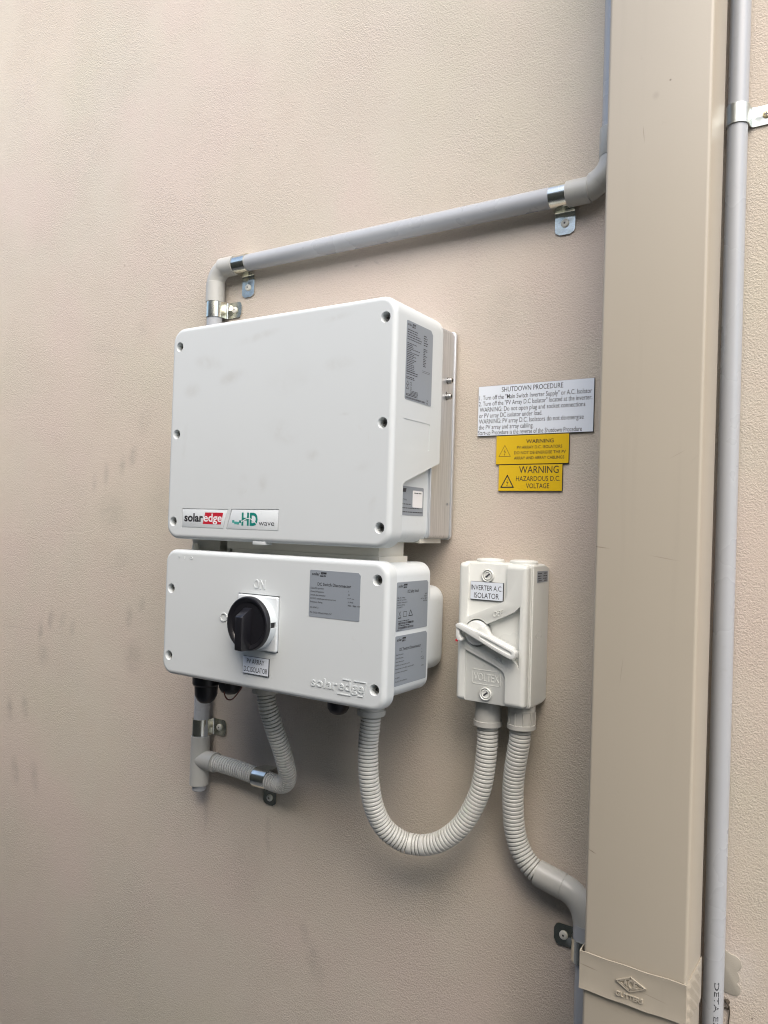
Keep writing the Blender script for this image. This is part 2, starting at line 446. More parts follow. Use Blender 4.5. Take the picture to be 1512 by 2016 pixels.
# filler patch and dirt beside the right conduit belong to the wall
PT = [(.700, -.424), (.7115, -.4255), (.7170, -.4285), (.7215, -.4290), (.7250, -.4310), (.7272, -.4335), (.7281, -.4385), (.7262, -.4430), (.7238, -.4452), (.7255, -.4480), (.7266, -.4518), (.7252, -.4550),
      (.7240, -.4575), (.7265, -.4595), (.7276, -.4630), (.7268, -.4680), (.7245, -.4706), (.7200, -.4715), (.7105, -.4705), (.700, -.470)]
pc = obj('filler_patch', evaluated(mesh_from(*prism_y(PT, -.0010, .001)), [('bevel', .0006)]), M['patch'], wl)
wb = [tube([(.7125, -.001, -.4775), (.7155, -.004, -.4815), (.7178, -.003, -.485), (.7150, -.002, -.4868), (.7122, -.001, -.4872)], .0011, 8),
      tube([(.7165, -.002, -.484), (.7172, -.0015, -.490), (.7166, -.0012, -.497), (.7160, -.001, -.504)], .0007, 8), lathe((.7145, -.0002, -.480), (0, -1, 0), [(0, .0028), (.0016, .002), (.0026, .0003)], 9)]
obj('dirt_clump', join(*wb), M['web'], wl)

# ------------------------------------------------------------------ screws shared by the boxes
def socket_screw(parent, x, y, z, r=.0043, recess=None):
    s = obj('cover_screw', lathe((x, y + .004, z), (0, -1, 0), [(0, r), (.0034, r), (.0040, r * .9), (.0040, r * .52), (.0022, r * .48), (.0022, 0)], 22), M['steel'], parent)
    obj('socket', lathe((x, y + .0017, z), (0, -1, 0), [(0, r * .47), (.0003, r * .45), (.0003, r * .2), (.0009, r * .15), (.0009, 0)], 6), M['darksteel'], s)
def bowl(x, y, z, r0=.0067, r1=.0058, depth=.0075):
    return lathe((x, y - .002, z), (0, 1, 0), [(0, r0 + .0005), (.0015, r0 + .0003), (.0035, r1 + .0002), (depth + .002, r1)], 26)

# ------------------------------------------------------------------ inverter
inv = thing('solar_inverter', 'large white solar inverter with red and teal logos above the switch box', 'inverter', (.185, 0, .14))
logo1 = [(.0297, .0362), (.1158, .0362), (.1088, .0098), (.0291, .0098)]
logo2 = [(.1226, .0366), (.2043, .0372), (.2042, .0096), (.1138, .0095)]
scr = [(.0130, .2630), (.3563, .2636), (.0130, .1399), (.3565, .1400), (.0125, .0177), (.3567, .0176)]
cov = mesh_from(*rbox(-.0020, .3712, -.0062, .2895, .021, -.1655, -.046, fil=.0062, back_fil=.006, taper=.0003, n=8, k=6))
cutters = [bowl(x, -.1655, z) for x, z in scr]
cutters += [prism_y(logo1[::-1], -.17, -.1642), prism_y(logo2[::-1], -.17, -.1642)]
notch = [(-.03, .1100), (-.046, .1038), (-.1340, .0738), (-.1378, .0715), (-.1393, .0680), (-.1393, -.03), (-.03, -.03)]
cutters.append(prism_x(notch, -.05, .42))
pan = [(-.1425, .1480), (-.0805, .1482), (-.0790, .1465), (-.0795, .1165), (-.0812, .1150), (-.1430, .1125)]
cutters.append(prism_x(pan, .3706, .38))
cov = evaluated(cov, [('cut', join(*cutters))])
cover = obj('cover', cov, M['cover'], inv, smooth=32)
for x, z in scr: socket_screw(inv, x, -.1600, z)
obj('housing', evaluated(mesh_from(*rbox(.008, .3610, .0006, .2840, .016, -.150, -.0595, fil=.002, back_fil=.001, n=7)), []), M['body'], inv)
hs = mesh_from(*rbox(.006, .3652, .0058, .2812, .006, -.0620, -.0035, fil=.002, back_fil=.002))
slot = join(prism_x([(-.0275 + .0018 * math.cos(a) , .1925 + .0062 * math.sin(a)) for a in [2 * PI * i / 14 for i in range(14)]], .36, .37), prism_x([(-.0165 + .0019 * math.cos(a), .0514 + .0019 * math.sin(a)) for a in [2 * PI * i / 12 for i in range(12)]], .362, .37))
obj('heatsink', evaluated(hs, [('cut', slot)]), M['alu'], inv)
obj('heatsink_flange', rbox(.004, .3668, .0045, .2822, .006, -.0075, -.0030, fil=.001, back_fil=.001), M['alu'], inv)
obj('slot_backing', box(.350, .3605, -.034, -.012, .18, .205), M['black'], inv)
for z, y in ((.2130, -.0250), (.1920, -.0262)):
    b = obj('heatsink_bolt', lathe((.3645, y, z), (1, 0, 0), [(0, .0044), (.0016, .0046), (.0016, .0034), (.0022, .0034), (.0022, .0040), (.0068, .0040), (.0076, .0034), (.0076, .0019), (.0050, .0017), (.0050, 0)], 20), M['boltsteel'], inv)
    obj('socket', lathe((.3645 + .0051, y, z), (1, 0, 0), [(0, .0018), (.0004, .0017), (.0004, 0)], 6), M['darksteel'], b)
obj('foot_bracket', box(.20, .3560, -.070, -.0145, -.0002, .0054), M['cream'], inv)
# front logos on two pale inset plates
for lg in (logo1, logo2):
    cx_, cz_ = sum(q[0] for q in lg) / 4, sum(q[1] for q in lg) / 4
    ins = [(x + (.0008 if x < cx_ else -.0008), z + (.0008 if z < cz_ else -.0008)) for x, z in lg]
    obj('logo_plate', evaluated(mesh_from(*prism_y(ins, -.1652, -.1640)), [('bevel', .0003)]), M['body'], inv)
L = Print('F', -.16535); L.text('solar', .0342, .0187, .0703, .0106, .030); add_print('logo_lettering', L, M['ink'], inv)
L = Print('F', -.16535); L.poly([(.0699, .0155), (.1036, .0155), (.1078, .0313), (.0741, .0312)]); add_print('logo_red_panel', L, M['red'], inv)
L = Print('F', -.16545); L.text('edge', .0716, .0190, .1055, .0106, .016); add_print('logo_white_lettering', L, M['white'], inv)
L = Print('F', -.16535); L.text('HD', .1411, .0158, .1690, .0156, .035)
L.rect(.1368, .0185, .1405, .0218); add_print('logo_teal_lettering', L, M['teal'], inv)
L = Print('F', -.16535)
for a, b, c_, d in ((.1244, .0184, .1283, .0219), (.1283, .0166, .1326, .0200), (.1326, .0162, .1368, .0198)): L.rect(a, b, c_, d)
add_print('logo_wave_blocks', L, M['teal2'], inv)
L = Print('F', -.16550); pts = [(.1405 + .0265 * t, .0195 + .0058 * math.sin(PI * min(1, t * 1.0)) - .0015 * t) for t in [i / 10 for i in range(11)]]
for a, b in zip(pts, pts[1:]): L.line(a, b, .0009)
add_print('logo_swoosh', L, M['white'], inv)
L = Print('F', -.16535); L.text('wave', .1708, .0160, .1972, .0066, .0); add_print('logo_wave_lettering', L, M['inkgrey'], inv)

def cut_label(y0, y1, z0, z1, c=.006, r=.002):
    P = [(y0, z0 + r), (y0 + r * .3, z0 + r * .3), (y0 + r, z0), (y1 - r, z0), (y1 - r * .3, z0 + r * .3), (y1, z0 + r), (y1, z1 - c), (y1 - c, z1), (y0 + r, z1), (y0 + r * .3, z1 - r * .3), (y0, z1 - r)]
    return P
def solar_logo(P, x, y, cap, Q=None):
    wd = cap * 3.5
    P.text('solar', x, y, x + wd, cap, .02)
    P.poly([(x + wd + cap * .05, y - cap * .38), (x + wd * 1.72, y - cap * .38), (x + wd * 1.86, y + cap * 1.18), (x + wd + cap * .5, y + cap * 1.18)])
    if Q: Q.text('edge', x + wd + cap * .3, y, x + wd * 1.76, cap * .9, .015)
# tall rating label on the side
rnd = random.Random(3)
P0 = cut_label(-.1420, -.0785, .1708, .2648, .005)
sl_ = obj('rating_label', prism_x(P0, .3690, .3715), M['silver'], inv)
T = Print('R', .3716); Q = Print('R', .3717)
solar_logo(T, -.1405, .2590, .0030, Q)
z = .2535
for i in range(5): T.greek(-.1400, z, -.1400 + rnd.uniform(.020, .036), .0014, rnd); T.greek(-.1015, z, -.0925 + rnd.uniform(-.002, .002), .0016, rnd); z -= .0028
z -= .002
for i in range(17):
    T.greek(-.1400, z, -.1400 + rnd.uniform(.010, .030), .0013, rnd)
    if i < 11: T.greek(-.1015, z, -.1015 + rnd.uniform(.004, .010), .0014, rnd)
    z -= .0021
T.rect(-.103, .2110, -.084, .2114); T.rect(-.103, .2092, -.084, .2096)
for zz in (.2035, .2010, .1975, .1955): T.greek(-.1400, zz, -.1400 + rnd.uniform(.014, .028), .0014, rnd)
T.loop([(-.1395, .1885), (-.1335, .1885), (-.1365, .1930)], .0006); T.text('CE', -.1315, .1888, -.1265, .0036)
T.loop([(-.1395, .1835), (-.1335, .1835), (-.1365, .1875)], .0006); T.loop([(-.1300, .1838), (-.1275, .1838), (-.1275, .1868), (-.1300, .1868)], .0004)
for zz in (.1818, .1803, .1789): T.greek(-.1300, zz, -.112, .0010, rnd)
for zz in (.1772, .1756): T.greek(-.1400, zz, -.113, .0013, rnd)
x = -.1405
while x < -.094: wbar = rnd.choice((.0003, .0003, .0006, .0009)); T.rect(x, .1722, x + wbar, .1743); x += wbar + rnd.choice((.0003, .0005))
T.line((-.0905, .1775), (-.0865, .1745), .0005); T.line((-.0865, .1775), (-.0905, .1745), .0005); T.rect(-.0905, .1722, -.0868, .1732)
add_print('label_print', T, M['inkgrey'], sl_); add_print('label_logo_print', Q, M['silver'], sl_)
# lower side label on the inner housing
P0 = rrect(-.1390, -.0727, .0340, .0692, .002, 3)
lo = obj('maker_label', prism_x(P0, .3606, .3614), M['silver'], inv)
st = obj('white_sticker', prism_x(rrect(-.0998, -.0758, .0440, .0648, .0015, 3), .3614, .3617), M['white'], lo)
T = Print('R', .36150); solar_logo(T, -.1345, .0632, .0030)
T.text('Made in China', -.137, .0520, -.1135, .0024); T.greek(-.1375, .0470, -.103, .0014, rnd); T.greek(-.1375, .0423, -.083, .0014, rnd); T.greek(-.1375, .0375, -.0745, .0015, rnd)
T2 = Print('R', .36180); T2.greek(-.0965, .0612, -.0785, .0015, rnd)
add_print('label_print', T, M['inkgrey'], lo); add_print('sticker_print', T2, M['inkgrey'], st)

# ------------------------------------------------------------------ DC switch box under the inverter
dc = thing('switch_box', 'white switch box with black rotary knob hung under the inverter', 'switch box', (.185, 0, -.11))
scr = [(.0133, -.0757), (.0133, -.1690), (.3564, -.0431), (.3567, -.1698)]
lid = mesh_from(*rbox(-.0012, .3712, -.1950, -.0212, .0185, -.1655, -.1455, fil=.0062, back_fil=.001, n=8, k=6))
cutters = [bowl(x, -.1655, z) for x, z in scr] + [prism_y([(.1404, -.1443), (.2108, -.1443), (.2108, -.0726), (.1404, -.0726)], -.17, -.1600)]
lid = obj('lid', evaluated(lid, [('cut', join(*cutters))]), M['lid'], dc, smooth=32)
for x, z in scr: socket_screw(dc, x, -.1600, z)
obj('base', rbox(.0075, .3630, -.1862, -.0242, .016, -.150, -.0488, fil=.002, back_fil=.005, n=7), M['body'], dc)
obj('rear_housing', rbox(.030, .3606, -.1660, -.0565, .018, -.0520, -.0020, fil=.002, back_fil=.012, n=7), M['body'], dc)
T = Print('F', -.1654)
T.text('ON', .1662, -.0652, .1858, .0116, .0, h=.0011); add_print('raised_lettering', T, M['lid'], lid)
T = Print('F', -.1654); T.text('OFF', .1085, -.1128, .1400, .0116, .0, h=.0011); add_print('raised_lettering', T, M['lid'], lid)
for s_, x_ in (('P', .0262), ('I', .0375), ('O', .0495)): T = Print('F', -.1654); T.text(s_, x_, -.0337, None, .0036, .0, h=.0008); add_print('raised_mark', T, M['lid'], lid)
T = Print('F', -.1654)
T.text('solar', .2648, -.1768, .3040, .0108, .012, h=.0009); T.text('edge', .3052, -.1757, .3420, .0108, .012, h=.0009)
T.line((.3115, -.1632), (.3235, -.1632), .0009, h=.0009); T.line((.3275, -.1632), (.3455, -.1632), .0009, h=.0009); T.line((.3455, -.1632), (.3422, -.1785), .0008, h=.0009)
T.line((.3045, -.1808), (.3240, -.1808), .0010, h=.0009); T.line((.3340, -.1798), (.3418, -.1798), .0009, h=.0009)
add_print('raised_logo', T, M['lid'], lid)
# rotary switch: plate, collar, knob, grip
obj('switch_plate', rbox(.1416, .2096, -.1436, -.0738, .003, -.1688, -.1590, fil=.0018, n=4, k=3), M['body'], dc)
kx, kz = .1757, -.1083
col = mesh_from(*lathe((kx, -.166, kz), (0, -1, 0), [(0, .0338), (.0140, .0338), (.0150, .033)], 48))
obj('switch_collar', evaluated(col, [('cut', box(kx + .020, kx + .04, -.1795, -.1700, kz - .0035, kz + .0035))]), M['body'], dc)
obj('padlock_slot', box(kx + .0150, kx + .0318, -.1790, -.1702, kz - .0050, kz + .0050), M['black'], dc)
kn = obj('knob', lathe((kx, -.1805, kz), (0, -1, 0), [(0, .0343), (.0045, .0345), (.0065, .0335), (.0070, .0322), (.0058, .0290), (.0036, .0270), (.0036, 0)], 56), M['blackknob'], dc)
gp = [(-.1828, -.0885), (-.1860, -.0885), (-.2005, -.0975), (-.2020, -.0990), (-.2015, -.1395), (-.1998, -.1412), (-.1828, -.1412)]
obj('grip', evaluated(mesh_from(*prism_x(gp, kx - .0058, kx + .0058)), [('bevel', .0010)]), M['blackknob'], kn)
# silver labels
def dc_label(name, plane, d, x0, x1, z0, z1, title, tx0, tx1, sub):
    P0 = cut_label(x0, x1, z0, z1, .003, .0015)
    th = .0003
    lb = obj(name, prism_y(P0, d - th, d + .001) if plane == 'F' else prism_x(P0, d - .001, d + th), M['silver'], dc)
    q = d - th - .0001 if plane == 'F' else d + th + .0001
    T = Print(plane, q); Q = Print(plane, q - .0001 if plane == 'F' else q + .0001)
    W = x1 - x0
    solar_logo(T, x0 + .0035, z1 - .0062, .0034 if plane == 'F' else .0032, Q)
    T.text(title, tx0, z1 - .0185 if plane == 'F' else sub[0], tx1, .0036, .012)
    return lb, T, Q
lb, T, Q = dc_label('front_label', 'F', -.1656, .2577, .3329, -.0932, -.0362, 'DC Switch Disconnector', .2700, .3200, None)
z = -.0590
for t, v in (('Open/On position', 'I'), ('Close/Off position', 'O'), ('Switch-disconnector', None), ('DC PV2 rated operational current', '16 Adc'), ('Enclosure Rating', 'IP65 / IP66 NW')):
    T.text(t, .2595, z, None, .0019, .004)
    if v: T.text(v, .3160, z - .0008, None, .0019, .004)
    else:
        T.line((.3150, z), (.3185, z), .0004); T.line((.3185, z), (.3205, z + .0014), .0004); T.line((.3215, z), (.3245, z), .0004)
    z -= .0042
T.text('AS 60947.3', .2595, z - .0026, None, .0019, .004); T.text('PN: DCD-1PH-AU-PNN-F-C', .2595, z - .0088, None, .0019, .004)
add_print('label_print', T, M['ink'], lb); add_print('label_logo_print', Q, M['silver'], lb)
lb, T, Q = dc_label('upper_side_label', 'R', .3630, -.1330, -.0575, -.1055, -.0466, 'DC Safety Switch', -.1080, -.0810, (-.0602,))
z = -.0660
for t, v in (('Max. DC Voltage', '600V'), ('Max DC Current/Isc', '15/20 A'), ('Ambient Temperature', '-40°C to +60°C'), ('Enclosure Rating', 'IP65/IP66'), ('AS 60947.3', '')):
    T.text(t, -.1310, z, None, .0017, .004)
    if v: T.text(v, -.0600, z + .0018, None, .0017, .004, align='r')
    z -= .0029
T.line((-.1275, -.0880), (-.1225, -.0815), .0006); T.line((-.1225, -.0880), (-.1275, -.0815), .0006); T.rect(-.1285, -.0900, -.1215, -.0888)
T.loop([(-.1165, -.0885), (-.1090, -.0885), (-.1090, -.0825), (-.1165, -.0825)], .0005); T.loop([(-.1040, -.0882), (-.0950, -.0882), (-.0995, -.0815)], .0009)
for zz, x1 in ((-.0960, -.092), (-.1015, -.092)):
    x = -.1275
    while x < x1: wbar = rnd.choice((.0004, .0004, .0007, .001)); T.rect(x, zz - .0013, x + wbar, zz + .0012); x += wbar + rnd.choice((.0003, .0006))
T.greek(-.1275, -.0938, -.101, .0012, rnd); T.greek(-.1275, -.0992, -.101, .0012, rnd); T.text('Made in China', -.1300, -.1046, None, .0014)
add_print('label_print', T, M['ink'], lb); add_print('label_logo_print', Q, M['silver'], lb)
lb, T, Q = dc_label('lower_side_label', 'R', .3630, -.1330, -.0568, -.1705, -.1108, 'DC Switch Disconnector', -.1230, -.0720, (-.1290,))
z = -.1340
for t, v in (('Open/On position', 'I'), ('Close/Off position', 'O'), ('Switch-disconnector', None), ('DC PV2 rated operational current', '16 Adc'), ('Rated thermal current (lthe), ambient at 60°C', ''), ('and without sun temperature', '16 Adc')):
    T.text(t, -.1310, z, None, .0016, .004)
    if v: T.text(v, -.0700, z + .0012, None, .0017, .004)
    elif v is None: T.line((-.0720, z), (-.0690, z), .0004); T.line((-.0690, z), (-.0670, z + .0014), .0004); T.line((-.0660, z), (-.0640, z), .0004)
    z -= .0042
T.text('AS 60947.3', -.1310, z - .0024, None, .0016, .004); T.text('PN: DCD-1PH-AU-PNN-F-C', -.1310, z - .0068, None, .0016, .004)
add_print('label_print', T, M['ink'], lb); add_print('label_logo_print', Q, M['silver'], lb)
# neck between the two boxes
nk = obj('neck', evaluated(mesh_from(*join(box(.0950, .3420, -.142, -.0850, -.0170, .0030))), [('bevel', .0006)]), M['cream'], dc)
obj('neck_ledge', evaluated(mesh_from(*box(.1060, .3440, -.1440, -.0785, -.0262, -.0166)), [('bevel', .0005)]), M['cream'], dc)
obj('neck_block', evaluated(mesh_from(*loft([rr for rr in ([(x, y, .003) for x, y in ((.0130, -.132), (.0720, -.132), (.0720, -.060), (.0130, -.060))], [(x, y, -.026) for x, y in ((.0180, -.130), (.0690, -.130), (.0690, -.060), (.0180, -.060))])])), [('bevel', .001)]), M['cream'], dc)
obj('neck_post', box(.0828, .0892, -.131, -.070, -.026, .003), M['cream'], dc)
obj('neck_pin', lathe((.0300, -.138, -.0262), (0, 0, 1), [(0, .0058), (.012, .0050), (.0135, .004)], 18), M['cream'], dc)
obj('neck_clip', evaluated(mesh_from(*box(.160, .1815, -.1640, -.150, -.0092, -.0045)), [('bevel', .0006)]), M['cover'], dc)
# cable glands below
def gland(x, y, z0, r, drop, parent=dc):
    g = obj('cable_gland', lathe((x, y, z0), (0, 0, -1), [(0, r), (drop * .55, r), (drop * .58, r * .93), (drop * .6, r * .84), (drop * .82, r * .80), (drop * .94, r * .62), (drop, r * .4), (drop, 0)], 14), M['black'], parent)
    return g
gland(.0115, -.090, -.186, .0205, .062); gland(.0555, -.0850, -.186, .0205, .0435); gland(.2525, -.090, -.186, .0178, .0412)
wr = obj('earth_wire', tube([(.064, -.107, -.222), (.067, -.107, -.2295), (.073, -.107, -.2325), (.081, -.107, -.2305), (.088, -.107, -.2235), (.093, -.107, -.2175), (.097, -.105, -.21), (.1, -.1, -.188)], .0010, 8), M['wire'])
tagged(wr, 'thin red brown wire hanging beside the black cable glands', 'wire')

# ------------------------------------------------------------------ AC isolator on the wall
iso = thing('ac_isolator', 'grey wall isolator with slanted lever handle beside the downpipe', 'isolator', (.456, 0, -.105))
bs = [(.4105, .0), (.4105, -.0500), (.5015, -.0500), (.5015, .0)]
base = mesh_from(*rbox(.4095, .5018, -.1910, -.0200, .004, -.0505, -.0005, fil=.0015, n=4))
ccut = join(*[prism_x([(.002, zz), (-.0190, zz), (.002, zz + dz)] if dz > 0 else [(.002, zz), (.002, zz + dz), (-.0190, zz)], .40, .52) for zz, dz in ((-.0190, -.0085), (-.1920, .0075))])
obj('base', evaluated(base, [('cut', ccut)]), M['iso'], iso)
lid = mesh_from(*rbox(.4098, .4995, -.1893, -.0212, .005, -.0655, -.0500, fil=.0058, n=6, k=6))
up = [(.4228, -.0160), (.4742, -.0160), (.4742, -.0590), (.4728, -.0628), (.4700, -.0655), (.4228, -.0872)]
lw = [(.4222, -.1272), (.4600, -.1416), (.4685, -.1455), (.4728, -.1492), (.4750, -.1540), (.4754, -.1950), (.4222, -.1950)]
mid = [(.4400, -.1010), (.4500, -.0938), (.4734, -.0825), (.4850, -.0765), (.4915, -.0700), (.4918, -.1420), (.4890, -.1372), (.4834, -.1330), (.4770, -.1310), (.4450, -.1190)]
hub = [(.4372 + .0168 * math.cos(a), -.1055 + .0168 * math.sin(a)) for a in [2 * PI * i / 36 for i in range(36)]]
lid = evaluated(lid, [('cut', prism_y(up, -.08, -.0622)), ('cut', prism_y(lw, -.08, -.0622)), ('cut', prism_y(mid, -.08, -.0590)), ('cut', prism_y(hub, -.08, -.0580)), ('bevel', .0009)])
lid = obj('lid', lid, M['iso'], iso, smooth=40)
obj('seam_strip', rbox(.4110, .5003, -.1900, -.0206, .004, -.0530, -.0495, fil=.0006, n=4), M['iso'], iso)
for x, z in ((.4484, -.0358), (.4498, -.1777)):
    ring = obj('lid_screw', lathe((x, -.0628, z), (0, -1, 0), [(0, .0078), (.0018, .0077), (.0024, .0070), (.0018, .0063), (.0004, .0062), (.0004, .0057), (.0016, .0053), (.0020, .0045), (.0012, .0037), (.0012, 0)], 30), M['iso'], iso)
    a = math.radians(40); d = Vector((math.cos(a), 0, math.sin(a))) * .0033; n_ = Vector((-math.sin(a), 0, math.cos(a))) * .0009
    P = [Vector((x, 0, z)) + q for q in (-d - n_, d - n_, d + n_, -d + n_)]
    obj('screw_slot', prism_y([(p.x, p.z) for p in P], -.0645, -.0638), M['inkgrey'], ring)
# lever
hb = obj('lever_hub', lathe((.4372, -.0595, -.1055), (0, -1, 0), [(0, .0152), (.0085, .0150), (.0110, .0140), (.0118, .0125), (.0118, 0)], 40), M['lever'], iso)
out1 = [(.4150, -.0965), (.4172, -.0945), (.4215, -.0950), (.4400, -.1015), (.4475, -.1030), (.4560, -.1065), (.4905, -.1195), (.4928, -.1218), (.4933, -.1252), (.4916, -.1286), (.4882, -.1300), (.4805, -.1274), (.4645, -.1208), (.4470, -.1128), (.4200, -.1008), (.4158, -.0992)]
lev = mesh_from(*prism_y(out1, -.0800, -.0690))
dish = [(.4470, -.1062), (.4560, -.1092), (.4870, -.1215), (.4890, -.1238), (.4870, -.1250), (.4800, -.1228), (.4640, -.1165), (.4480, -.1090)]
lev = obj('lever', evaluated(lev, [('cut', prism_y(dish, -.09, -.0790)), ('bevel', .0016)]), M['lever'], iso, smooth=50)
hk = [(.4150, -.0970), (.4195, -.0990), (.4195, -.1085), (.4235, -.1135), (.4225, -.1160), (.4168, -.1152), (.4150, -.1100)]
obj('lever_loop', evaluated(mesh_from(*prism_y(hk, -.0785, -.0690)), [('bevel', .0010)]), M['lever'], iso)
obj('lever_shoulder', evaluated(mesh_from(*prism_y([(.4440, -.0960), (.4510, -.0965), (.4545, -.1010), (.4580, -.1058), (.4880, -.1175), (.4900, -.1230), (.4500, -.1120), (.4420, -.1040)], -.0740, -.0640)), [('bevel', .0018)]), M['lever'], iso)
obj('red_marker', box(.4152, .4174, -.0788, -.0760, -.1166, -.1140), M['red'], iso)
T = Print('F', -.0654); T.text('OFF', .4578, -.0849, .4700, .0064, .0, h=.0010, rise=.31)
T1 = Print('F', -.0654); T1.text('ON', .4612, -.1350, .4715, .0050, .0, h=.0008, rise=-.32)
add_print('raised_lettering', T1, M['iso'], lid)
T2 = Print('F', -.0621); T2.text('VOLTEX', .4330, -.1630, .4662, .0090, .0, h=.0006)
T2.loop(rrect(.4314, .4678, -.1670, -.1499, .0012, 2), .0006, h=.0005)
add_print('raised_lettering', T, M['iso'], lid); add_print('maker_lettering', T2, M['iso'], lid)
sk = obj('side_sticker', prism_x([(-.0402, -.0423), (-.0055, -.0418), (-.0064, -.0288), (-.0397, -.0284)], .5012, .50215), M['silver'], iso)
T = Print('R', .50225); rr_ = random.Random(5)
for zz in (-.0318, -.0350, -.0380, -.0405): T.greek(-.0385, zz, -.026, .0016, rr_); T.greek(-.0200 + rr_.uniform(-.004, .003), zz, -.008, .0016, rr_)
add_print('sticker_print', T, M['inkgrey'], sk)
for x in (.4385, .4825):
    obj('knockout_plug', lathe((x, -.0350, -.0215), (0, 0, 1), [(0, .0172), (.0035, .0172), (.0050, .0160), (.0056, .0120), (.0048, .0108), (.0048, 0)], 32), M['iso'], iso)

# ------------------------------------------------------------------ engraved signs
def sign(name, label, cat, x0, x1, z0, z1, y, mat, lines, thick=.0016, group=None, tilt=0.0):
    t = thing(name, label, cat, ((x0 + x1) / 2, 0, (z0 + z1) / 2), group)
    obj('backing', evaluated(mesh_from(*box(x0, x1, y - thick, y, z0, z1)), [('bevel', .0002)]), M['ink'], t)
    e = .0003
    obj('face', box(x0 + e, x1 - e * 2, y - thick - .0004, y - thick + .0002, z0 + e * 2, z1 - e), mat, t)
    T = Print('F', y - thick - .0005)
    for ln in lines: T.text(*ln[:5], **(ln[5] if len(ln) > 5 else {}))
    if tilt: t.rotation_euler = (0, tilt, 0)
    return t, T
g = 'engraved warning signs on the wall'
X0, X1 = .3996, .5535
k = (X1 - X0)
def wx(u): return X0 + (u - 125) / 1240 * k
Z0, Z1 = .1411, .2066
thin = dict(bold=.002)
rows = [('SHUTDOWN PROCEDURE', 390, 1050, .1975), ('1. Turn off the "Main Switch Inverter Supply" or A.C. Isolator', 138, 1342, .1885), ('2. Turn off the "PV Array D.C Isolator" located at the inverter.', 133, 1345, .1807),
        ('WARNING: Do not open plug and socket connections', 145, 1278, .1729), ('or PV array DC isolator under load.', 140, 838, .1651), ('WARNING: PV array D.C. Isolators do not de-energise', 140, 1265, .1575), ('the PV array and array cabling.', 138, 748, .1500), ('Start-up Procedure is the reverse of the Shutdown Procedure', 132, 1250, .1428)]
lines = [(t, wx(a), z, wx(b), .0058 if i else .0062, thin) for i, (t, a, b, z) in enumerate(rows)]
t, T = sign('shutdown_sign', 'wide silver shutdown procedure sign above the yellow signs', 'sign', X0, X1, Z0, Z1, -.0006, M['signwhite'], lines, group=g)
add_print('lettering', T, M['ink'], t)
X0, X1, Z0, Z1 = .4268, .5240, .1036, .1407
k = X1 - X0
def wx(u): return X0 + (u - 322) / 765 * k
t, T = sign('warning_sign', 'upper yellow warning sign with four lines and small triangle', 'sign', X0, X1, Z0, Z1, -.0006, M['yellow'],
    [('WARNING', wx(645), .1302, wx(930), .0046, dict(bold=.012)), ('PV ARRAY D.C. ISOLATORS', wx(550), .1233, wx(1018), .0036, dict(bold=.010)), ('DO NOT DE-ENERGISE THE PV', wx(520), .1165, wx(1055), .0036, dict(bold=.010)), ('ARRAY AND ARRAY CABLINGS', wx(520), .1098, wx(1040), .0036, dict(bold=.010))], group=g)
bolt_sign(T, wx(418), .1140, wx(480) - wx(355), .0005); add_print('lettering', T, M['ink'], t)
X0, X1, Z0, Z1 = .4312, .5165, .0694, .1032
k = X1 - X0
def wx(u): return X0 + (u - 350) / 675 * k
t, T = sign('warning_sign', 'lower yellow hazardous voltage sign with bold black triangle', 'sign', X0, X1, Z0, Z1, -.0006, M['yellow'],
    [('WARNING', wx(572), .0922, wx(985), .0088, dict(bold=.002)), ('HAZARDOUS D.C.', wx(542), .0824, wx(1002), .0060, dict(bold=.002)), ('VOLTAGE', wx(650), .0733, wx(892), .0060, dict(bold=.002))], group=g)
bolt_sign(T, wx(448), .0745, wx(515) - wx(382), .0014); add_print('lettering', T, M['ink'], t)
g2 = 'small engraved labels on the switches'
t, T = sign('switch_label', 'small silver array isolator label under the black knob', 'label', .1540, .1977, -.1752, -.1528, -.1656, M['signwhite'],
    [('PV ARRAY', .1610, -.1618, .1905, .0060, thin), ('D.C.ISOLATOR', .1562, -.1722, .1960, .0064, thin)], group=g2)
add_print('lettering', T, M['ink'], t)
t, T = sign('switch_label', 'small silver inverter isolator label above the lever handle', 'label', .4262, .4694, -.0656, -.0436, -.0623, M['signwhite'],
    [('INVERTER A.C.', .4268, -.0538, .4682, .0060, thin), ('ISOLATOR', .4312, -.0632, .4640, .0062, thin)], group=g2)
add_print('lettering', T, M['ink'], t)

# ------------------------------------------------------------------ rigid conduit run on the left and top
PY, PR = -.0168, .0127
run = thing('conduit_run', 'grey rigid conduit with elbows running above and left of the inverter', 'conduit', (.2, 0, .431))
obj('pipe', lathe((-.0730, PY, .385), (.0035, 0, -.715), [(0, PR), (.725, PR)], 32), M['conduit'], run)
obj('pipe', lathe((-.045, PY, .4310), (1, 0, 0), [(0, PR), (.58, PR)], 32), M['conduit'], run)
obj('pipe', lathe((.5722, PY, .48), (0, 0, 1), [(0, PR), (1.15, PR)], 32), M['conduit'], run)
def arc(c, r, a0, a1, n=14): return [(c[0] + r * math.cos(math.radians(a0 + (a1 - a0) * i / n)), PY, c[1] + r * math.sin(math.radians(a0 + (a1 - a0) * i / n))) for i in range(n + 1)]
FR = .0153
e1 = join(tube(arc((-.0730 + .026, .431 - .026), .026, 180, 90), .0146, 32, raw=True, step=.0025), lathe((-.0730, PY, .3762), (0, 0, 1), [(0, .0135), (0, FR), (.0315, FR), (.0320, FR - .0006), (.0320, .012)], 32), lathe((-.0290, PY, .431), (-1, 0, 0), [(0, .0135), (0, FR), (.0300, FR), (.0306, FR - .0006), (.0306, .012)], 32))
obj('elbow', e1, M['fitting'], run)
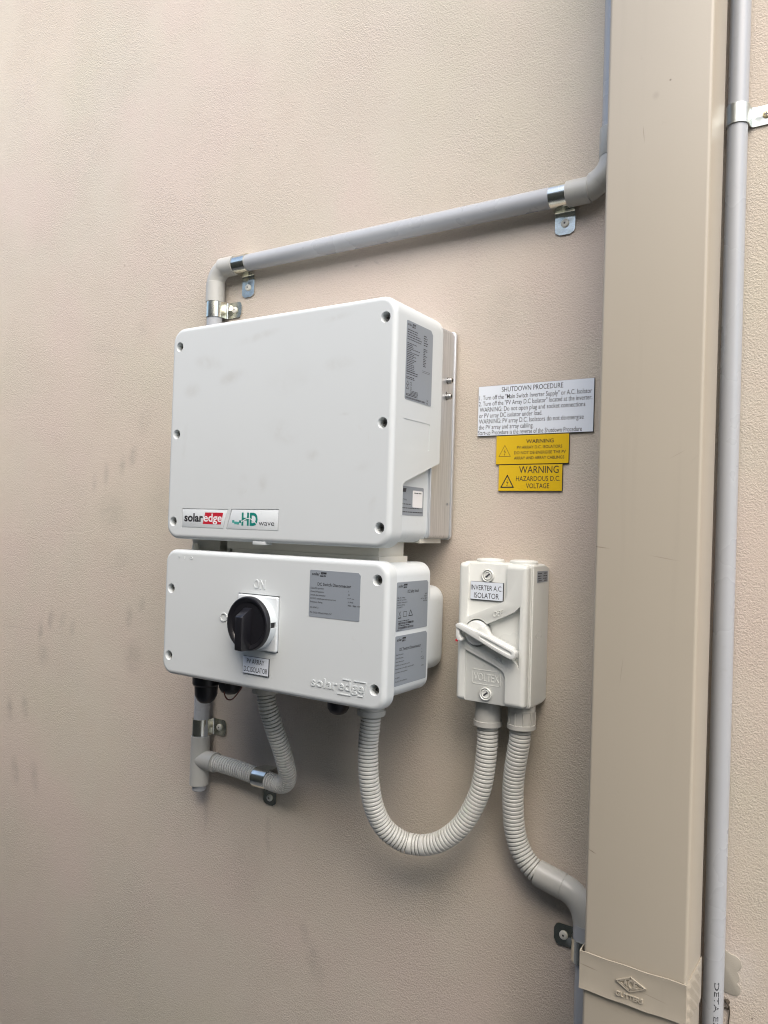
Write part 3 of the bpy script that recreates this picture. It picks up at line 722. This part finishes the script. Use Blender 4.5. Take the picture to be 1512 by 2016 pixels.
e2 = join(tube(arc((.5722 - .030, .431 + .034), .030, -72, 0), .0146, 32, raw=True, step=.0025), lathe((.5195, PY, .431), (1, 0, 0), [(0, .0135), (0, FR), (.0270, FR), (.0276, FR - .0006), (.0276, .012)], 32),
          tube([(.5440, PY, .431), (.5495, PY, .4328), (.5545, PY, .4372)], .0146, 32), lathe((.5722, PY, .4640), (0, 0, 1), [(0, .012), (0, FR - .0004), (.0006, FR), (.0335, FR), (.0340, FR - .0004), (.0340, .0135)], 32))
obj('elbow', e2, M['fitting'], run)
tee = join(lathe((-.0706, PY, -.3262), (0, 0, -1), [(0, .0135), (0, FR), (.0775, FR), (.0775, .0110)], 36), lathe((-.0706, PY, -.3630), (1, 0, 0), [(0, FR - .0002), (.0345, FR), (.0345, .0125)], 36))
te = obj('tee', tee, M['fitting'], run)
obj('end_plug', lathe((-.0706, PY, -.4035), (0, 0, -1), [(0, .0113), (.0085, .0110), (.0100, .0095), (.0080, .0085), (.0080, 0)], 24), M['conduit'], run)

def collar(name, base, axis, prof, parent): return obj(name, lathe(base, axis, prof, 32), M['fitting'], parent)
# ------------------------------------------------------------------ corrugated conduits
U = [(0.303, -0.088, -0.2180), (0.3015, -0.088, -0.2381), (0.2999, -0.088, -0.2521), (0.2999, -0.088, -0.2657), (0.3005, -0.088, -0.2793), (0.3013, -0.088, -0.2927), (0.3021, -0.0865, -0.3066), (0.3035, -0.0843, -0.3205), (0.3056, -0.082, -0.3343), (0.3086, -0.0775, -0.3479), (0.313, -0.073, -0.3599), (0.3201, -0.0681, -0.3704), (0.3282, -0.0625, -0.3773), (0.3363, -0.0569, -0.3829), (0.345, -0.0525, -0.3854), (0.3618, -0.0487, -0.3845), (0.3813, -0.045, -0.3775), (0.399, -0.0416, -0.3642), (0.4147, -0.0383, -0.3456), (0.4262, -0.0359, -0.3224), (0.4348, -0.0355, -0.2995), (0.4389, -0.0351, -0.2723), (0.4409, -0.035, -0.2455), (0.441, -0.035, -0.2323), (0.4408, -0.035, -0.2160)]
Lp = [(0.1247, -0.088, -0.2150), (0.1285, -0.086, -0.2388), (0.1312, -0.082, -0.2527), (0.1340, -0.076, -0.2713), (0.1362, -0.069, -0.2883), (0.1366, -0.060, -0.3071), (0.1348, -0.050, -0.3262), (0.1306, -0.040, -0.342), (0.1235, -0.032, -0.3563), (0.1114, -0.027, -0.3650), (0.0958, -0.024, -0.3672), (0.0826, -0.022, -0.3668), (0.0575, -0.02, -0.3658), (0.0278, -0.018, -0.3645), (-0.001, -0.0172, -0.3632), (-0.040, -0.0168, -0.3630)]
R = [(0.4845, -0.035, -0.2130), (0.4826, -0.0334, -0.2333), (0.4801, -0.0318, -0.2453), (0.4777, -0.0303, -0.259), (0.4752, -0.0284, -0.2713), (0.4734, -0.0265, -0.2851), (0.4721, -0.0246, -0.2972), (0.4719, -0.0232, -0.3106), (0.4719, -0.0219, -0.3224), (0.4724, -0.0206, -0.3357), (0.4738, -0.0197, -0.347), (0.4759, -0.0191, -0.3565), (0.4789, -0.0184, -0.3657), (0.4829, -0.0179, -0.373), (0.4882, -0.0176, -0.3806), (0.4942, -0.0173, -0.3864), (0.5011, -0.0169, -0.3911), (0.5096, -0.0168, -0.3951), (0.5229, -0.0168, -0.3974), (0.530, -0.0168, -0.3985)]
gf = 'corrugated flexible conduits'
f1 = thing('flexible_conduit', 'corrugated conduit hanging in a U loop between switch box and isolator', 'conduit', (.36, -.05, -.385), gf)
obj('hose', corrugated(U, wide=((.1855, .0095), (.2085, .0080))), M['flex'], f1)
collar('gland', (.303, -.088, -.186), (0, 0, -1), [(0, .0165), (.0275, .0165), (.0280, .0182), (.0345, .0182), (.0352, .0174), (.0352, .012)], f1)
collar('gland', (.4408, -.035, -.189), (0, 0, -1), [(0, .0160), (.0260, .0166), (.0265, .0176), (.0325, .0176), (.0333, .0168), (.0333, .012)], f1)
f2 = thing('flexible_conduit', 'corrugated conduit bending from the switch box to the tee on the left', 'conduit', (.12, -.05, -.30), gf)
obj('hose', corrugated(Lp), M['flex'], f2)
collar('gland', (.1247, -.088, -.186), (0, 0, -1), [(0, .0168), (.0240, .0168), (.0245, .0185), (.0315, .0185), (.0322, .0176), (.0322, .012)], f2)
f3 = thing('flexible_conduit', 'corrugated conduit dropping from the isolator to an elbow behind the downpipe', 'conduit', (.48, -.02, -.31), gf)
obj('hose', corrugated(R), M['flex'], f3)
gl = collar('gland', (.4848, -.035, -.189), (0, 0, -1), [(0, .0162), (.0080, .0164), (.0085, .0158), (.0235, .0158), (.0240, .0172), (.0290, .0172), (.0298, .0164), (.0298, .012)], f3)
ribs = join(*[lathe((.4848 + .0162 * math.cos(a), -.035 + .0162 * math.sin(a), -.1975), (0, 0, -1), [(0, .0008), (.0155, .0008)], 6) for a in [2 * PI * i / 10 + .2 for i in range(10)]])
obj('gland_rib', ribs, M['fitting'], f3)
cpl = [(.5035, PY, -.3925), (.5360, PY, -.4005)]
dv = Vector(cpl[1]) - Vector(cpl[0])
obj('coupling', lathe(cpl[0], dv, [(0, .0125), (0, FR), (dv.length - .0006, FR), (dv.length, FR - .0006), (dv.length, .012)], 32), M['fitting'], f3)
obj('elbow', tube([(.5330, PY, -.3998), (.5420, PY, -.4022), (.5495, PY, -.4065), (.5560, PY, -.4130), (.5608, PY, -.4215), (.5636, PY, -.4320), (.5645, PY, -.4420)], .0148, 32), M['fitting'], f3)
obj('sleeve', lathe((.5647, PY, -.4345), (0, 0, -1), [(0, .012), (0, FR), (.032, FR), (.032, .0125)], 32), M['conduit'], f3)
lp = obj('pipe', tube([(.5647, PY, -.462), (.5640, PY + .0, -.475), (.5655, PY, -.487), (.5655, PY, -.50), (.5655, PY, -.75), (.5655, PY, -1.2)], .0127, 24, step=.01), M['conduit'], f3)

# ------------------------------------------------------------------ saddles
def saddle(name, label, centre, axis, tabdir, r, group, mat, width=.0258, reach=.045, hole=.0305, screw='round', gap=None):
    """half saddle: strap over the pipe, foot flat on the wall; centre = pipe axis point, wall at y = 0"""
    t = thing(name, label, 'saddle clamp', (centre[0], 0, centre[2]), group)
    A, U_ = Vector(axis).normalized(), Vector(tabdir).normalized(); Y = Vector((0, -1, 0)); c = Vector((centre[0], 0, centre[2])); h = -centre[1]
    R_, th = r + .0003, .0011
    prof = [(-R_ * math.cos(math.radians(22)), .0005)]
    for i in range(25):
        a = math.radians(200 - 205 * i / 24); prof.append((R_ * math.cos(a), h + R_ * math.sin(a)))
    prof.append((R_ + .0003, .0062)); prof.append((R_ + .0010, .0032)); prof.append((R_ + .0028, .0016)); prof.append((R_ + .0055, .0010))
    n_t = 8
    for i in range(1, n_t + 1): prof.append((R_ + .0055 + (reach - R_ - .0055) * i / n_t, .0010))
    V, F = [], []
    for j, (u, v) in enumerate(prof):
        d = (Vector(prof[min(j + 1, len(prof) - 1)]) - Vector(prof[max(j - 1, 0)])).normalized(); nn = Vector((d.y, -d.x)) * -1
        hw = width / 2
        over = u - (reach - hw * .45)
        if j > 20 and over > 0: hw = width / 2 * math.sqrt(max(.12, 1 - (over / (hw * .45)) ** 2 * .75))
        mid_rib = .0007 if (R_ + .003 < u < hole - .004 and j > 20) else 0
        for s, wv in ((-1, 0), (-.16, 0), (0, mid_rib), (.16, 0), (1, 0)):
            for o_ in (0, th):
                q = c + A * hw * s + U_ * (u + nn.x * (o_ + wv)) + Y * (v + nn.y * (o_ + wv)); V.append(q)
    m = 10
    for j in range(len(prof) - 1):
        a, b = j * m, (j + 1) * m
        for i in range(4):
            F.append((a + 2 * i, a + 2 * i + 2, b + 2 * i + 2, b + 2 * i)); F.append((a + 2 * i + 1, b + 2 * i + 1, b + 2 * i + 3, a + 2 * i + 3))
        F.append((a, b, b + 1, a + 1)); F.append((a + 8, a + 9, b + 9, b + 8))
    for a in (0, (len(prof) - 1) * m):
        for i in range(4): F.append((a + 2 * i, a + 2 * i + 1, a + 2 * i + 3, a + 2 * i + 2))
    obj('strap', (V, F), mat, t, smooth=40)
    sp = c + U_ * hole
    if screw == 'round':
        s = obj('screw', lathe(sp + Y * .0018, (0, -1, 0), [(0, .0050), (.0012, .0052), (.0024, .0046), (.0030, .0032), (.0031, .0016), (.0022, .0014), (.0022, 0)], 26), M['screwhead'], t)
        obj('socket', lathe(sp + Y * .0041, (0, -1, 0), [(0, .0013), (.0003, .0012), (.0003, 0)], 8), M['darksteel'], s)
    else:
        s = obj('screw', lathe(sp + Y * .0018, (0, -1, 0), [(0, .0040), (.0010, .0040), (.0021, .0030), (.0024, .0012), (.0024, 0)], 24), M['brass'], t)
        obj('cross_slot', join(*[prism_y([(sp.x + a * .0022 - b * .0005, sp.z + b * .0022 - a * .0005), (sp.x + a * .0022 + b * .0005, sp.z + b * .0022 + a * .0005), (sp.x - a * .0022 + b * .0005, sp.z - b * .0022 + a * .0005), (sp.x - a * .0022 - b * .0005, sp.z - b * .0022 - a * .0005)], -.00445 - .0001 * a, -.0030) for a, b in ((1, 0), (0, 1))]), M['darksteel'], s)
    return t
gs = 'saddle clamps holding the conduits'
saddle('saddle_clamp', 'zinc saddle clamp hanging down from the left end of the top conduit', (-.0150, PY, .431), (1, 0, 0), (0, 0, -1), .0128, gs, M['zinc'], hole=.0340, reach=.0495)
saddle('saddle_clamp', 'zinc saddle clamp on the upright conduit just above the inverter', (-.0728, PY, .3640), (0, 0, 1), (1, 0, 0), .0128, gs, M['zinc'])
saddle('saddle_clamp', 'zinc saddle clamp at the right end of the top conduit near the downpipe', (.5110, PY, .431), (1, 0, 0), (0, 0, -1), .0128, gs, M['zinc'], hole=.0290, reach=.0430)
saddle('saddle_clamp', 'zinc saddle clamp on the upright conduit just above the tee', (-.0712, PY, -.3115), (0, 0, 1), (1, 0, 0), .0128, gs, M['zinc'], hole=.0270, reach=.0415)
saddle('saddle_clamp', 'zinc saddle clamp around the corrugated conduit at its lower left bend', (.0660, -.0200, -.3662), (1, 0, .02), (0, 0, -1), .0132, gs, M['zinc'], hole=.0345, reach=.0455)
saddle('saddle_clamp', 'zinc saddle clamp beside the lower end of the downpipe', (.5647, PY, -.4645), (0, 0, -1), (-1, 0, 0), .0154, gs, M['zinc'], hole=.0320, reach=.0440)
saddle('saddle_clamp', 'dull galvanised saddle clamp with a cross head screw on the far right conduit', (.7074, -.0118, .4790), (0, 0, 1), (1, 0, 0), .0106, gs, M['galv'], width=.0215, reach=.0520, hole=.0272, screw='cross')

# ------------------------------------------------------------------ right grey conduit with print
rc = thing('conduit', 'long straight blue grey conduit right of the downpipe with black print', 'conduit', (.706, 0, 0))
a0, a1 = Vector((.7143, -.0118, 1.74)), Vector((.6967, -.0118, -1.44))
obj('pipe', lathe(a0, a1 - a0, [(0, .0105), ((a1 - a0).length, .0105)], 40), M['conduit'], rc)
V, F = glyphs('DETA ELECTRICAL', .004)
cap, x0 = .0048, min(v.x for v in V); sy = cap / CAP; sx = sy * 1.8; W_ = []
for v in V:
    z = -.4530 - (v.x - x0) * sx; cx = a0.x + (a1.x - a0.x) * (a0.z - z) / (a0.z - a1.z)
    th = math.radians(14) + (v.y * sy) / .0105
    W_.append((cx + .01062 * math.sin(th), -.0118 - .01062 * math.cos(th), z))
me = bpy.data.meshes.new('pipe_print'); me.from_pydata(W_, [], F); obj('pipe_print', me, M['ink'], rc, smooth=None)

# ------------------------------------------------------------------ downpipe
dp = thing('downpipe', 'beige painted rectangular downpipe running the full height of the wall', 'downpipe', (.645, -.117, 0))
DX0, DX1, DYF, DYB = .5932, .6946, -.1170, -.0450      # at the height of the strap
def rect_tube(r, zs):
    rings = []
    for z in zs:
        rings.append([(x, y, z) for x, y in rrect(.5944 + .0026 * z, .6970 + .0055 * z, DYF, DYB, r, 5)])
    return loft(rings)
obj('pipe', rect_tube(.0035, [-1.44, -.9, -.4, .1, .6, 1.1, 1.72]), M['down'], dp)
bd = thing('downpipe_strap', 'beige metal strap with embossed diamond emblem across the downpipe', 'strap', (.645, -.117, -.431))
sx0, sx1, sy_, sz0, sz1 = DX0 - .0026, DX1 + .0004, DYF - .0022, -.4503, -.4122
nx = 24
def sheet(P0, P1, z0, z1, bulge):
    pass
Vs, Fs = [], []
cols = []
for i in range(nx + 1):
    t_ = i / nx; x = sx0 + (sx1 - sx0) * t_
    cols.append((x, sy_ - .0006 * math.sin(PI * t_) + .0002 * math.sin(9 * t_)))
cols = [(sx0 + .0004, -.046), (sx0 - .0006, -.080), (sx0 - .0006, -.109), (sx0 - .0002, sy_ + .0018)] + cols
nz = 8
for x, y in cols:
    for j in range(nz + 1):
        zz = sz0 + (sz1 - sz0) * j / nz; lip = .0008 * (abs(2 * j / nz - 1) ** 4)
        Vs.append((x, y + random.uniform(-.00018, .00018) - (lip if y < -.1178 else 0), zz + .0003 * math.sin(x * 160)))
for i in range(len(cols) - 1):
    for j in range(nz):
        a = i * (nz + 1) + j; Fs.append((a, a + 1, a + nz + 2, a + nz + 1))
me = mesh_from(Vs, Fs)
def solid(me, th):
    o = bpy.data.objects.new('b', me); C.objects.link(o); md = o.modifiers.new('s', 'SOLIDIFY'); md.thickness = th; md.offset = 0
    dg = bpy.context.evaluated_depsgraph_get(); dg.update(); out = bpy.data.meshes.new_from_object(o.evaluated_get(dg)); bpy.data.objects.remove(o); return out
stp = obj('band', solid(me, .0011), M['down'], bd, smooth=40)
# crumpled return on the right side, folded diagonally
Vs, Fs = [], []; ny = 16; nz = 72
for i in range(ny + 1):
    y = sy_ + .0006 + (-.046 - sy_) * i / ny
    for j in range(nz + 1):
        t_ = j / nz; z = sz0 - .010 * (i / ny) + (sz1 - sz0 + .004 * i / ny) * t_
        ph = (z + y * .75) * 270; f = abs(((ph / PI) % 1.0) - .5) * 2
        Vs.append((DX1 + .0006 - .0030 * (1 - min(1, i / 2)) + .0017 * (f * f * (3 - 2 * f)) * min(1, i / 2, (ny - i) / 4, (1 - t_) * 7), y, z))
for i in range(ny):
    for j in range(nz):
        a = i * (nz + 1) + j; Fs.append((a, a + 1, a + nz + 2, a + nz + 1))
obj('crumpled_return', solid(mesh_from(Vs, Fs), .0008), M['down'], bd, smooth=25)
T = Print('F', sy_ - .0012)
T.loop([(.6286, -.4290), (.6428, -.4217), (.6571, -.4284), (.6418, -.4361)], .0009, h=.0016)
T.loop([(.6312, -.4290), (.6428, -.4232), (.6544, -.4285), (.6419, -.4346)], .0006, h=.0013)
T.text('A', .6355, -.4314, .6397, .0060, .03, h=.0015); T.text('C', .6403, -.4326, .6449, .0082, .03, h=.0015); T.text('E', .6457, -.4312, .6492, .0060, .03, h=.0015)
T.text('GUTTERS', .6282, -.4437, .6550, .0043, .03, h=.0015)
add_print('raised_emblem', T, M['down'], stp)
